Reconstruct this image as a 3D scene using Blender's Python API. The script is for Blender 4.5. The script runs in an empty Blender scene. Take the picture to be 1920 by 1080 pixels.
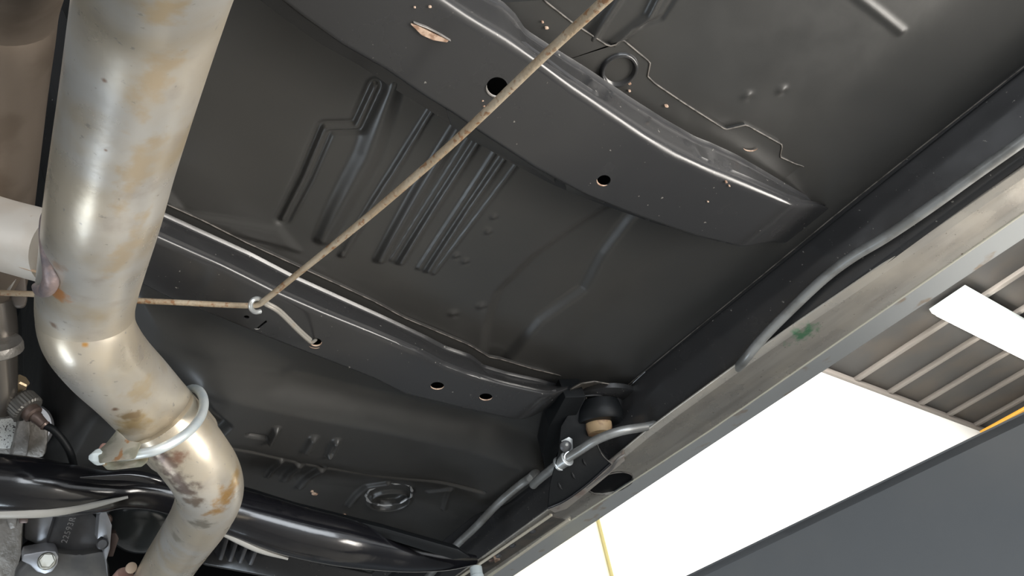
import bpy, bmesh, math, random
import numpy as np
from mathutils import Vector, Matrix

# ------------------------------------------------------------------ camera, world, lights, exposure
F = 1500.0                                   # focal length in pixels of a 1920x1080 frame
ZC = 1.40                                    # camera height above the shop floor
_L = np.array([-1560, -1610, -1500.0]); _L /= np.linalg.norm(_L)
_R = np.array([2340, -760, -1500.0]); _R -= _R.dot(_L) * _L; _R /= np.linalg.norm(_R)
_U = np.cross(_R, _L)
M = np.array([_R, _L, _U])                   # camera axes -> world axes (X outboard, Y forward, Z up)
CAM = np.array([0.0, 0.0, ZC])

scn = bpy.context.scene
cd = bpy.data.cameras.new('camera'); cam = bpy.data.objects.new('camera', cd)
scn.collection.objects.link(cam)
cam.matrix_world = Matrix.Translation(CAM) @ Matrix(M.tolist()).to_4x4()
cd.sensor_width = 36; cd.lens = F / 1920 * 36; cd.clip_start = 0.02; cd.clip_end = 100
scn.camera = cam

w = bpy.data.worlds.new('sky'); scn.world = w; w.use_nodes = True
bg = w.node_tree.nodes['Background']; bg.inputs[0].default_value = (0.93, 0.96, 1.0, 1); bg.inputs[1].default_value = .8
scn.view_settings.view_transform = 'Standard'; scn.view_settings.look = 'None'
scn.view_settings.gamma = 1; scn.view_settings.use_curve_mapping = False
scn.view_settings.exposure = 0.80

def area(name, loc, target, sx, sy, power, col=(1, 1, 1)):
    d = bpy.data.lights.new(name, 'AREA'); d.shape = 'RECTANGLE'; d.size = sx; d.size_y = sy
    d.energy = power; d.color = col
    o = bpy.data.objects.new(name, d); scn.collection.objects.link(o)
    o.location = loc
    o.rotation_euler = (Vector(target) - Vector(loc)).to_track_quat('-Z', 'Y').to_euler()
    return o
area('wall_fill_light', (4.5, 0.2, 4.7), (4.5, 2.8, 2.4), 3.0, 0.3, 260, (1, .97, .9))  # added fill, out of view, that brightens the far wall to white
area('doorway_daylight', (-0.4, -4.2, 1.1), (0.2, 0.6, 1.7), 3.6, 1.6, 80, (.88, .94, 1))
area('ridge_highlight_fill', (2.45, -1.45, .35), (.45, .30, 1.9), 3.2, 1.0, 130, (1, .95, .88))  # added unseen area light that gives the crossmember ridges their highlights
area('rib_highlight_fill', (-.75, 1.75, .30), (.25, .45, 1.95), 1.1, .5, 7, (.78, .89, 1))  # added unseen cool fill for the bluish highlights on the floor ribs

# ------------------------------------------------------------------ pixel helpers (points at their own real distance)
def ray(px, py): return M @ np.array([(px - 960) / F, (540 - py) / F, -1.0])
def PZ(px, py, z): r = ray(px, py); return CAM + r * z / r[2]          # at height z above the camera
def PD(px, py, d): return CAM + ray(px, py) * d
def PY(px, py, y): r = ray(px, py); return CAM + r * y / r[1]
def PX(px, py, x): r = ray(px, py); return CAM + r * x / r[0]

# ------------------------------------------------------------------ object helpers
COL = scn.collection
def tag(o, label=None, cat=None, group=None, kind=None):
    if label: o['label'] = label
    if cat: o['category'] = cat
    if group: o['group'] = group
    if kind: o['kind'] = kind
    return o
def thing(name, loc, label, cat, group=None):
    o = bpy.data.objects.new(name, None); COL.objects.link(o)
    o.empty_display_size = .05; o.location = [float(a) for a in loc]
    return tag(o, label, cat, group)
def wloc(o):
    v = Vector((0, 0, 0))
    while o is not None:
        v += o.location; o = o.parent
    return v
def build(name, verts, faces, mat, parent=None, smooth=True, angle=40, fm=None):
    v = np.asarray(verts, dtype=float)
    if parent is None:
        org = Vector([float(a) for a in (v.min(0) + v.max(0)) / 2]); base = org
    else:
        base = Vector([float(a) for a in (v.min(0) + v.max(0)) / 2]); org = base - wloc(parent)
    me = bpy.data.meshes.new(name)
    v = v - np.array(base)
    if isinstance(faces, np.ndarray) and faces.shape[1] == 4:
        n = len(faces)
        me.vertices.add(len(v)); me.vertices.foreach_set('co', v.astype(np.float32).ravel())
        me.loops.add(n * 4); me.loops.foreach_set('vertex_index', faces.astype(np.int32).ravel())
        me.polygons.add(n); me.polygons.foreach_set('loop_start', np.arange(0, n * 4, 4, dtype=np.int32))
        me.update(calc_edges=True)
    else:
        me.from_pydata([tuple(a) for a in v], [], [tuple(int(i) for i in f) for f in faces])
    me.validate()
    if not isinstance(faces, np.ndarray):
        bm = bmesh.new(); bm.from_mesh(me); bmesh.ops.recalc_face_normals(bm, faces=bm.faces); bm.to_mesh(me); bm.free()
    if isinstance(mat, (list, tuple)):
        for m in mat: me.materials.append(m)
    else: me.materials.append(mat)
    if smooth:
        me.shade_smooth(); me.set_sharp_from_angle(angle=math.radians(angle))
    o = bpy.data.objects.new(name, me); COL.objects.link(o); o.location = org
    if parent is not None: o.parent = parent
    return o
def bm_obj(name, bm, mat, parent=None, angle=40):
    bm.verts.ensure_lookup_table(); bm.verts.index_update()
    v = [tuple(x.co) for x in bm.verts]; f = [[x.index for x in p.verts] for p in bm.faces]
    bm.free(); return build(name, v, f, mat, parent, True, angle)

def catmull(P, n):
    P = [np.asarray(p, float) for p in P]
    if len(P) == 2:
        return [P[0] + (P[1] - P[0]) * t for t in np.linspace(0, 1, n + 1)]
    Q = [2 * P[0] - P[1]] + P + [2 * P[-1] - P[-2]]
    out = []
    for i in range(1, len(Q) - 2):
        for k in range(n):
            t = k / n
            out.append(.5 * ((2 * Q[i]) + (-Q[i-1] + Q[i+1]) * t + (2*Q[i-1] - 5*Q[i] + 4*Q[i+1] - Q[i+2]) * t*t + (-Q[i-1] + 3*Q[i] - 3*Q[i+1] + Q[i+2]) * t**3))
    out.append(P[-1]); return out
def tube(name, P, R, mat, parent=None, seg=16, sub=6, caps=True, flat=None, smoothpath=True, angle=40):
    """sweep of a circle; P points, R radii (list or number)"""
    if np.isscalar(R): R = [R] * len(P)
    D = [np.append(np.asarray(p, float), r) for p, r in zip(P, R)]
    D = catmull(D, sub) if smoothpath else D
    C = np.array([d[:3] for d in D]); rr = np.array([d[3] for d in D])
    T = np.gradient(C, axis=0); T /= np.linalg.norm(T, axis=1)[:, None]
    a = np.array([0, 0, 1.0]) if abs(T[0][2]) < .9 else np.array([1.0, 0, 0])
    n = np.cross(T[0], a); n /= np.linalg.norm(n)
    V = []; Fc = []
    for i in range(len(C)):
        n = n - T[i] * n.dot(T[i]); n /= np.linalg.norm(n); b = np.cross(T[i], n)
        for k in range(seg):
            th = 2 * math.pi * k / seg
            V.append(C[i] + rr[i] * (math.cos(th) * n + math.sin(th) * b))
        if i:
            for k in range(seg):
                Fc.append(((i-1)*seg + k, (i-1)*seg + (k+1) % seg, i*seg + (k+1) % seg, i*seg + k))
    if caps:
        Fc.append(tuple(range(seg))[::-1]); Fc.append(tuple((len(C)-1)*seg + k for k in range(seg)))
    return build(name, V, Fc, mat, parent, True, angle)
def lathe(name, c, axis, prof, mat, parent=None, seg=24, angle=35, knurl=0):
    """prof: list of (distance along axis, radius)"""
    c = np.asarray(c, float); ax = np.asarray(axis, float); ax /= np.linalg.norm(ax)
    a = np.array([0, 0, 1.0]) if abs(ax[2]) < .9 else np.array([1.0, 0, 0])
    n = np.cross(ax, a); n /= np.linalg.norm(n); b = np.cross(ax, n)
    V = []; Fc = []
    for i, (h, r) in enumerate(prof):
        for k in range(seg):
            th = 2 * math.pi * k / seg
            r2 = r * (1 + (knurl if k % 2 else 0))
            V.append(c + ax * h + r2 * (math.cos(th) * n + math.sin(th) * b))
        if i:
            for k in range(seg):
                Fc.append(((i-1)*seg + k, (i-1)*seg + (k+1) % seg, i*seg + (k+1) % seg, i*seg + k))
    Fc.append(tuple(range(seg))[::-1]); Fc.append(tuple((len(prof)-1)*seg + k for k in range(seg)))
    return build(name, V, Fc, mat, parent, True, angle)
def prism(name, pts, ext, mat, parent=None, bev=.001, angle=35, segs=2):
    """polygon of 3-D points extruded along vector ext, edges bevelled"""
    bm = bmesh.new()
    vs = [bm.verts.new([float(a) for a in p]) for p in pts]
    f = bm.faces.new(vs)
    r = bmesh.ops.extrude_face_region(bm, geom=[f])
    bmesh.ops.translate(bm, vec=Vector([float(a) for a in ext]), verts=[g for g in r['geom'] if isinstance(g, bmesh.types.BMVert)])
    bmesh.ops.recalc_face_normals(bm, faces=bm.faces)
    if bev: bmesh.ops.bevel(bm, geom=list(bm.edges), offset=bev, segments=segs, affect='EDGES', profile=.5)
    return bm_obj(name, bm, mat, parent, angle)
def box(name, x0, x1, y0, y1, z0, z1, mat, parent=None, bev=0):
    return prism(name, [(x0, y0, z0), (x1, y0, z0), (x1, y1, z0), (x0, y1, z0)], (0, 0, z1 - z0), mat, parent, bev)
def resample(P, n):
    P = np.asarray(P, float); s = np.r_[0, np.cumsum(np.linalg.norm(np.diff(P, axis=0), axis=1))]
    t = np.linspace(0, s[-1], n); return np.c_[[np.interp(t, s, P[:, k]) for k in range(P.shape[1])]].T
def round_section(P, rad):
    """round the corners of an open section; rad: radius per interior corner"""
    P = [np.asarray(p, float) for p in P]; out = [P[0]]
    for i in range(1, len(P) - 1):
        r = rad[i - 1]
        if r <= 0:
            out.append(P[i]); continue
        a = P[i-1] - P[i]; b = P[i+1] - P[i]; la = np.linalg.norm(a); lb = np.linalg.norm(b)
        ra = min(r, la * .45); rb = min(r, lb * .45)
        p0 = P[i] + a / la * ra; p2 = P[i] + b / lb * rb
        for t in (0, .2, .4, .6, .8, 1): out.append((1-t)**2 * p0 + 2*t*(1-t) * P[i] + t*t * p2)
    out.append(P[-1]); return out
def loft(name, secs, mat, parent=None, thick=0, up=(0, 0, 1), angle=60, closed=False):
    """secs: list of sections, each a list of points; optional inner skin offset towards 'up'"""
    S = [[np.asarray(p, float) for p in s] for s in secs]
    if thick:
        S2 = []
        for s in S:
            s = np.array(s); t = np.gradient(s, axis=0); t /= np.linalg.norm(t, axis=1)[:, None] + 1e-9
            lat = np.array([1.0, 0, 0]); n = np.cross(t, lat); n /= np.linalg.norm(n, axis=1)[:, None] + 1e-9
            n[n[:, 2] < 0] *= -1
            S2.append(list(s) + list((s + n * thick)[::-1]))
        S = S2; closed = True
    m = len(S[0]); V = [p for s in S for p in s]; Fc = []
    for i in range(1, len(S)):
        for k in range(m if closed else m - 1):
            k2 = (k + 1) % m
            Fc.append(((i-1)*m + k, (i-1)*m + k2, i*m + k2, i*m + k))
    if closed:
        Fc.append(tuple(range(m))[::-1]); Fc.append(tuple((len(S)-1)*m + k for k in range(m)))
    return build(name, V, Fc, mat, parent, True, angle)
def cut(o, cutters):
    dg = bpy.context.evaluated_depsgraph_get()
    for c in cutters:
        md = o.modifiers.new('b', 'BOOLEAN'); md.operation = 'DIFFERENCE'; md.solver = 'EXACT'; md.object = c
    bpy.context.view_layer.update(); dg = bpy.context.evaluated_depsgraph_get()
    me = bpy.data.meshes.new_from_object(o.evaluated_get(dg))
    o.modifiers.clear(); o.data = me; me.shade_smooth(); me.set_sharp_from_angle(angle=math.radians(30))
    for c in cutters: bpy.data.objects.remove(c)
    return o
def ellipse_px(cx, cy, a, b, rot, n=28):
    c, s = math.cos(math.radians(rot)), math.sin(math.radians(rot))
    return [(cx + a*math.cos(t)*c - b*math.sin(t)*s, cy + a*math.cos(t)*s + b*math.sin(t)*c) for t in np.linspace(0, 2*math.pi, n, endpoint=False)]

def wp(px, py, wid, dia=.066): d = dia * F / wid; return PD(px, py, d)
pc = [(322, -170, 320), (300, -80, 288), (285, 0, 264), (262, 100, 245), (239, 200, 228), (216, 300, 213), (195, 400, 200), (178, 480, 184), (166, 540, 173), (161, 585, 167), (169, 630, 164), (202, 678, 155), (245, 722, 147), (284, 764, 141), (320, 802, 137)]
pc2 = [(303, 783, 134), (332, 816, 132), (360, 852, 130), (385, 890, 127), (393, 927, 122), (378, 968, 115), (352, 1008, 108), (326, 1046, 102), (300, 1088, 97), (262, 1150, 92), (220, 1220, 86)]
def on_pipe(px, py):
    """point of the exhaust surface seen at a pixel (for rust stains and the painted tan reflection band)"""
    A = np.array(catmull([wp(*p) for p in pc], 12)); B = np.array(catmull([wp(p[0], p[1], p[2], .0625) for p in pc2], 12))
    C = np.r_[A, B]; rr = np.r_[np.full(len(A), .033), np.full(len(B), .031)]
    for d in np.arange(.25, 1.3, .0015):
        p = PD(px, py, d)
        if (np.linalg.norm(C - p, axis=1) - rr).min() < .0005: return p
    return PD(px, py, .7)

# ------------------------------------------------------------------ materials
def mat(name, col, rough=.5, metal=0, spec=.5, noise=None, bump=None, coat=0, extra=None, rvar=0, emit=None):
    """noise: (scale, other colour, low, high) ; bump: (scale, strength, distance)"""
    m = bpy.data.materials.new(name); m.use_nodes = True; nt = m.node_tree; b = nt.nodes['Principled BSDF']
    b.inputs['Base Color'].default_value = (*col, 1); b.inputs['Roughness'].default_value = rough
    b.inputs['Metallic'].default_value = metal; b.inputs['Specular IOR Level'].default_value = spec
    b.inputs['Coat Weight'].default_value = coat; b.inputs['Coat Roughness'].default_value = .12
    geo = nt.nodes.new('ShaderNodeNewGeometry'); pos = geo.outputs['Position']
    cur = None
    def nz(scale, detail=4, vec=None):
        n = nt.nodes.new('ShaderNodeTexNoise'); n.inputs['Scale'].default_value = scale; n.inputs['Detail'].default_value = detail
        nt.links.new(vec or pos, n.inputs['Vector']); return n.outputs['Fac']
    def ramp(f, lo, hi):
        r = nt.nodes.new('ShaderNodeMapRange'); r.interpolation_type = 'SMOOTHSTEP'
        r.inputs['From Min'].default_value = lo; r.inputs['From Max'].default_value = hi
        nt.links.new(f, r.inputs['Value']); return r.outputs['Result']
    def mix(fac, c2):
        nonlocal cur
        x = nt.nodes.new('ShaderNodeMix'); x.data_type = 'RGBA'
        nt.links.new(fac, x.inputs['Factor'])
        if cur is None: x.inputs['A'].default_value = (*col, 1)
        else: nt.links.new(cur, x.inputs['A'])
        x.inputs['B'].default_value = (*c2, 1); cur = x.outputs['Result']
    def spot(p, r0, r1, stretch=(1, 1, 1)):
        s = nt.nodes.new('ShaderNodeVectorMath'); s.operation = 'SUBTRACT'; nt.links.new(pos, s.inputs[0]); s.inputs[1].default_value = [float(a) for a in p]
        q = nt.nodes.new('ShaderNodeVectorMath'); q.operation = 'MULTIPLY'; nt.links.new(s.outputs[0], q.inputs[0]); q.inputs[1].default_value = stretch
        l = nt.nodes.new('ShaderNodeVectorMath'); l.operation = 'LENGTH'; nt.links.new(q.outputs[0], l.inputs[0])
        n = nt.nodes.new('ShaderNodeMath'); n.operation = 'MULTIPLY_ADD'; nt.links.new(nz(110, 6), n.inputs[0]); n.inputs[1].default_value = r1 * 2.2
        nt.links.new(l.outputs['Value'], n.inputs[2])
        return ramp(n.outputs[0], r1 + r1*1.1, r0 + r1*1.25)
    for (sc, c2, lo, hi) in (noise or []): mix(ramp(nz(sc), lo, hi), c2)
    if extra: extra(dict(nt=nt, nz=nz, ramp=ramp, mix=mix, spot=spot, b=b, pos=pos))
    if cur is not None: nt.links.new(cur, b.inputs['Base Color'])
    if rvar:
        r = nt.nodes.new('ShaderNodeMapRange'); nt.links.new(nz(25, 6), r.inputs['Value'])
        r.inputs['From Min'].default_value = .3; r.inputs['From Max'].default_value = .7
        r.inputs['To Min'].default_value = max(.02, rough - rvar); r.inputs['To Max'].default_value = rough + rvar
        nt.links.new(r.outputs['Result'], b.inputs['Roughness'])
    if bump:
        bp = nt.nodes.new('ShaderNodeBump'); bp.inputs['Strength'].default_value = bump[1]; bp.inputs['Distance'].default_value = bump[2]
        nt.links.new(nz(bump[0], 5), bp.inputs['Height']); nt.links.new(bp.outputs['Normal'], b.inputs['Normal'])
    if emit:
        b.inputs['Emission Color'].default_value = (*emit[0], 1); b.inputs['Emission Strength'].default_value = emit[1]
    return m
RUST = (.42, .19, .08)
def specks(d):   # dust and paint chips
    d['mix'](d['ramp'](d['nz'](220, 2), .725, .77), (.22, .21, .19))
MP = mat('satin_black_paint', (.038, .038, .037), .34, spec=.5, noise=[(5, (.047, .0455, .043), .35, .7)], bump=(40, .12, .002), rvar=.06)
MPS = mat('satin_black_paint_dusty', (.030, .030, .031), .22, spec=.5, extra=specks, bump=(60, .15, .001), rvar=.08)
MGB = mat('gloss_black_paint', (.008, .008, .010), .16, spec=.6, bump=(14, .25, .004), coat=.3)
MB2 = mat('soft_black', (.007, .008, .009), .5, spec=.25, bump=(120, .2, .001))
MHOLE = mat('hole_shade_black', (.006, .006, .007), .7, spec=.2)  # stands in for the shade inside the oval sill hole
MCHIP = mat('bare_primer_chip', (.55, .40, .30), .5, noise=[(150, (.30, .18, .12), .45, .6)], bump=(200, .4, .001))
MEDGE = mat('worn_bright_edge', (.32, .30, .28), .4, metal=.5)
MEDGE2 = mat('dull_seam_edge', (.14, .125, .11), .5, noise=[(90, (.05, .045, .04), .45, .6)])
def pipex(d):
    m, s, n, r = d['mix'], d['spot'], d['nz'], d['ramp']
    m(r(n(170, 3), .66, .74), (.42, .38, .33))
    for (x, y, rad, c) in [(100, 545, .012, (.62, .28, .10)), (108, 500, .007, (.50, .38, .28)), (160, 645, .0035, (.62, .33, .10)), (195, 153, .0022, (.28, .18, .13)), (198, 283, .0014, (.3, .2, .15)),
                           (255, 795, .020, (.50, .38, .22)), (240, 780, .012, (.34, .25, .15)), (308, 862, .013, (.14, .10, .085)), (336, 858, .011, (.30, .17, .12)), (318, 880, .014, (.24, .18, .14)), (330, 898, .014, (.17, .125, .10)), (348, 918, .015, (.16, .12, .10)),
                           (362, 940, .015, (.24, .19, .15)), (375, 985, .014, (.30, .27, .22)), (425, 930, .018, (.50, .30, .12)), (405, 960, .012, (.46, .28, .12)), (445, 890, .012, (.52, .36, .18)), (100, 610, .005, (.34, .25, .19)),
                           (262, 735, .016, (.56, .46, .32)), (330, 1010, .012, (.40, .36, .29)), (216, 768, .004, (.25, .17, .12)), (305, 20, .012, (.58, .47, .32)), (288, 150, .011, (.58, .47, .33)), (262, 310, .010, (.57, .47, .34)), (232, 480, .010, (.58, .48, .35))]:
        m(s(on_pipe(x, y), 0, rad, (1, .22, 1) if x > 220 and y < 500 else (1, 1, 1)), c)  # stretched tan spots paint the lengthwise reflection band on the pipe
MPIPE = mat('aluminised_exhaust_steel', (.60, .525, .41), .33, metal=.62, spec=.5,
            noise=[(9, (.62, .60, .56), .42, .6), (18, (.54, .45, .32), .46, .76), (45, (.48, .43, .38), .55, .85)], bump=(230, .10, .0006), extra=pipex, rvar=.08)
MPIPE2 = mat('browned_exhaust_steel', (.19, .155, .125), .42, metal=.6, noise=[(20, (.145, .115, .09), .45, .65)], bump=(150, .1, .0006))
MXP = mat('pale_crossover_steel', (.74, .665, .575), .45, metal=.25, noise=[(30, (.78, .72, .64), .4, .6)], bump=(200, .12, .0005),
          extra=lambda d: d['mix'](d['ramp'](d['nz'](60), .66, .72), (.50, .34, .20)))
MWELD = mat('weld_bead', (.22, .19, .20), .5, metal=.5, noise=[(120, (.32, .25, .24), .4, .6)], bump=(150, .6, .002))
MCL = mat('zinc_clamp', (.56, .63, .66), .4, metal=.45, noise=[(60, (.66, .70, .70), .4, .6)], bump=(120, .15, .0008))
MSAD = mat('tarnished_saddle', (.36, .35, .28), .4, metal=.6, noise=[(40, (.55, .52, .44), .5, .6), (70, (.48, .27, .14), .62, .7)], bump=(120, .2, .0008))
MCAB = mat('rusty_steel_cable', (.36, .28, .19), .6, metal=.3, noise=[(30, (.42, .35, .26), .45, .6), (190, (.26, .14, .07), .56, .68)], bump=(400, .8, .0008))
MWIRE = mat('galvanised_hook_wire', (.50, .47, .42), .4, metal=.55, noise=[(90, (.55, .38, .24), .6, .7)])
MLINE = mat('grey_steel_line', (.34, .345, .34), .38, metal=.45, noise=[(40, (.26, .26, .25), .45, .6)])
MZN = mat('zinc_clip', (.62, .64, .64), .3, metal=.7)
P_green = PZ(1505, 622, .476)
def sillx(d):
    mp = d['nt'].nodes.new('ShaderNodeMapping'); mp.inputs['Scale'].default_value = (1, .12, 1); d['nt'].links.new(d['pos'], mp.inputs['Vector'])
    d['mix'](d['ramp'](d['nz'](45, 4, mp.outputs['Vector']), .40, .64), (.44, .41, .37))
    d['mix'](d['ramp'](d['nz'](14, 3), .35, .80), (.62, .57, .49))
    d['mix'](d['spot'](P_green, 0, .015, (1, .6, 1)), (.16, .34, .20))
    d['mix'](d['ramp'](d['nz'](260, 2), .70, .78), (.16, .13, .10))
MSILL = mat('worn_grey_sill_metal', (.56, .53, .48), .30, metal=.55, extra=sillx, bump=(300, .12, .0006), rvar=.1)
MSILL2 = mat('grey_outer_sill_paint', (.42, .44, .45), .30, metal=.35, noise=[(30, (.33, .27, .22), .6, .7)], bump=(200, .1, .0006))
MAL = mat('cast_aluminium', (.30, .285, .265), .45, metal=.6, noise=[(60, (.20, .185, .165), .45, .65)], bump=(260, .5, .0015))
MAL2 = mat('machined_aluminium', (.48, .49, .52), .35, metal=.6, noise=[(20, (.38, .385, .40), .4, .6)], bump=(100, .1, .001))
MDK = mat('dark_grey_casting', (.085, .085, .09), .4, metal=.35, noise=[(25, (.12, .12, .125), .4, .6)], bump=(80, .15, .001))
MSPK = mat('speckled_casting', (.55, .55, .52), .5, metal=.3, noise=[(420, (.06, .05, .05), .56, .62)], bump=(300, .5, .001))
MBR = mat('brass_fitting', (.55, .43, .28), .35, metal=.7)
MBRN = mat('brown_fitting', (.15, .11, .095), .35, metal=.5)
MBOLT = mat('zinc_bolt', (.50, .51, .48), .32, metal=.7, noise=[(90, (.36, .36, .32), .4, .6)])
MPINK = mat('rusted_pink_bolt', (.42, .24, .20), .5, noise=[(60, (.50, .34, .28), .4, .6)])
MTAN = mat('tan_rusted_mount', (.42, .29, .16), .6, noise=[(60, (.24, .14, .08), .5, .6)])
MWHT = mat('white_plastic', (.62, .68, .68), .4)
MRUN = mat('dark_grey_runway_steel', (.15, .16, .168), .42, spec=.45, noise=[(3, (.20, .20, .196), .4, .7)], extra=lambda d: d['mix'](d['ramp'](d['nz'](70, 2), .74, .80), (.25, .24, .21)), bump=(25, .15, .003))
MWALL = mat('white_painted_wall', (.88, .88, .86), .7)
MCREAM = mat('cream_painted_wall', (.52, .48, .35), .7)
MDIM = mat('grey_dimming_band', (.12, .125, .13), .6)  # for the added dark band on the unseen lower wall
MTRIM = mat('pale_yellow_trim', (.74, .68, .36), .6)
MCEIL = mat('dark_grey_ceiling_sheet', (.062, .060, .060), .7, spec=.25, noise=[(2, (.080, .070, .062), .4, .7)])
MBAT = mat('ceiling_batten_grey', (.20, .18, .165), .6)
MFLOOR = mat('concrete_floor', (.42, .41, .39), .6, noise=[(3, (.34, .33, .31), .4, .6)], bump=(30, .2, .003))
MORG = mat('orange_painted_steel', (.85, .42, .06), .5)
MLAMP = mat('lamp_diffuser', (.9, .9, .9), .5, emit=((1, .95, .85), 14))

# ------------------------------------------------------------------ the setting
CZ = 3.6; WY = 2.83                                    # ceiling and far wall, measured from the camera
o = box('floor', -7, 13, -8, WY, -.1, 0, MFLOOR); o['kind'] = 'structure'
xj = PY(1132, 1020, WY)[0]
o = box('wall_front', xj, 13, WY, WY + .15, 0, CZ + ZC, MWALL); o['kind'] = 'structure'
box('wall_panel', -7, xj - .01, WY - .005, WY + .15, 0, CZ + ZC, MCREAM, o)
box('trim_strip', xj - .016, xj + .018, WY - .03, WY, 0, CZ + ZC, MTRIM, o, .004)
box('trim_strip', xj + .02, 13, WY - .03, WY, CZ + ZC - .06, CZ + ZC - .001, MBAT, o, .004)
o = box('wall_right', 13, 13.15, -8, WY + .15, 0, CZ + ZC, MCREAM); o['kind'] = 'structure'
ceil = box('ceiling', -7, 13, -8, WY + .15, CZ + ZC + .04, CZ + ZC + .1, MBAT); ceil['kind'] = 'structure'
sp = .52 * CZ / 3.3; x0 = 6.21 * CZ / 3.3
k0 = int((-7 - x0) / sp)
for k in range(k0, int((13 - x0) / sp) + 1):
    xa = x0 + k * sp
    box('ceiling_panel', xa + .012, xa + sp - .012, -8, WY, CZ + ZC, CZ + ZC + .04, MCEIL, ceil, .004)
    box('ceiling_batten', xa - .03, xa + .03, -8, WY, CZ + ZC - .035, CZ + ZC + .002, MBAT, ceil, .006)

def ceiling_light(x, y, label, grp=None, L=2.4):
    z = CZ + ZC - .035
    t = thing('ceiling_light', (x, y, z - .05), label, 'light', grp)
    box('light_housing', x, x + L, y - .17, y + .17, z - .05, z, MWHT, t, .006)
    box('diffuser', x + .01, x + L - .01, y - .155, y + .155, z - .085, z - .05, MLAMP, t, .008)
yl = 1.505 * CZ / 3.3
ceiling_light(5.82 * CZ / 3.3 + .06, yl, 'white fluorescent batten light glowing on dark grey ribbed ceiling', L=2.4)

box('wall_dimming_band', xj + .02, 13, WY - .012, WY, 0, 2.2, MDIM, bpy.data.objects['wall_front'], .003)  # unseen dark band, added to dim the wall's reflection in the toe pan
box('wall_dimming_band', -7, xj - .02, WY - .018, WY - .005, 0, 2.2, MDIM, bpy.data.objects['wall_front'], .003)

# ------------------------------------------------------------------ lift runway at the right
ra, rb = PZ(1285, 1080, .33), PZ(1920, 772, .33)
dv = (rb - ra) / np.linalg.norm(rb - ra); pa = ra - dv * 1.5; pb = rb + dv * .13
outw = np.array([-dv[1], dv[0], 0]); outw = outw if outw[0] > 0 else -outw
lift = thing('lift_runway', (pa + pb) / 2 - np.array([0, 0, 1.7]) + outw * .25, 'dark grey steel lift runway with dusty flat inner side below the sill', 'car lift')
H = .42
sec = [np.array([0, 0]), np.array([0, -H]), np.array([.05, -H - .04]), np.array([.40, -H - .04]), np.array([.45, -H]), np.array([.45, 0])]
S = []
for p in (pa, pb):
    S.append(round_section([p + outw * a + np.array([0, 0, b]) for a, b in sec], [.02, .02, .02, .02]))
loft('runway_beam', S, MRUN, lift, closed=True, angle=30)
prism('runway_deck', [pa + [0, 0, -.012], pb + [0, 0, -.012], pb + outw * .47 + [0, 0, -.012], pa + outw * .47 + [0, 0, -.012]], (0, 0, .012), MRUN, lift, .002)
for q in (pa + dv * .1, pb - dv * .12):
    q = q + outw * .24
    box('lift_post', q[0] - .1, q[0] + .1, q[1] - .1, q[1] + .1, 0, ra[2] - .455, MRUN, lift, .01)
    box('foot_plate', q[0] - .2, q[0] + .2, q[1] - .2, q[1] + .2, 0, .015, MRUN, lift, .003)
    box('cap_plate', q[0] - .16, q[0] + .16, q[1] - .13, q[1] + .13, ra[2] - .475, ra[2] - .455, MRUN, lift, .003)
# orange beam under the ceiling
a = PZ(1857, 809, 3.45); b_ = PZ(1920, 772, 3.45)
o = box('overhead_beam', a[0] - .02, a[0] + .03, -6, WY - .03, ZC + 3.47, ZC + 3.505, MORG, None, .01)
tag(o, 'orange steel beam under the ceiling, peeking above the dark runway edge', 'beam')

# ------------------------------------------------------------------ car underbody
PAN = .560
car = thing('car', (0.35, .4, ZC + .47), 'black painted underside of a car raised on a lift', 'car')

# floor pan as one pressed sheet (height field)
XA, XB, YA, YB, ST = -.26, .712, -.12, 1.42, .0014
xs = np.arange(XA, XB + 1e-6, ST); ys = np.arange(YA, YB, ST)
X, Y = np.meshgrid(xs, ys)
ss = lambda t: (lambda u: u*u*(3-2*u))(np.clip(t, 0, 1))
def zbase(X, Y):
    z = np.full_like(X, PAN)
    xe = .085 + .075 * ss((Y - .62) / .14)
    z = z + (.30 + .2 * ss((Y - .62) / .2)) * ss((xe - X) / .17) - .10 * ss((-.12 - X) / .3) * 0
    z = z - .016 * ss((X - .585) / .115)
    z = z + .012 * np.exp(-((X - .60) / .05) ** 2) * 0
    # toe area beyond the forward crossmember
    z = z - .030 * ss((Y - .715) / .05) * ss((X - .17) / .1) + .020 * ss((Y - .84) / .10)
    z = z + .30 * ss((Y - 1.14) / .12)
    return z
Z = zbase(X, Y)
def xy(p): q = PZ(p[0], p[1], PAN); return q[:2]
def pw(px, py): r = ray(px, py); return PAN / r[2] / F                  # metres per pixel there
def field(pts):
    """distance to a polyline and the parameter 0..1 along it"""
    Q = np.array([xy(p) for p in pts]); d = np.full(X.shape, 9.0); tt = np.zeros(X.shape)
    L = np.linalg.norm(np.diff(Q, axis=0), axis=1); tot = L.sum(); acc = 0
    for i in range(len(Q) - 1):
        a, b = Q[i], Q[i+1]; u = (b - a); l2 = u.dot(u)
        t = np.clip(((X - a[0]) * u[0] + (Y - a[1]) * u[1]) / l2, 0, 1)
        dd = np.hypot(X - a[0] - t * u[0], Y - a[1] - t * u[1])
        m = dd < d; d = np.where(m, dd, d); tt = np.where(m, (acc + t * L[i]) / tot, tt); acc += L[i]
    return d, tt
def bead(pts, wpx, h, soft=.5, taper=0):
    global Z
    c = pts[len(pts) // 2]; wm = wpx * .5 * pw(*c)
    d, t = field(pts)
    if taper: wm = wm * (1 - taper * (1 - np.minimum(t, 1 - t) * 2) ** 2) + 1e-6
    Z = Z + h * ss((wm - d) / (wm * soft))
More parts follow.
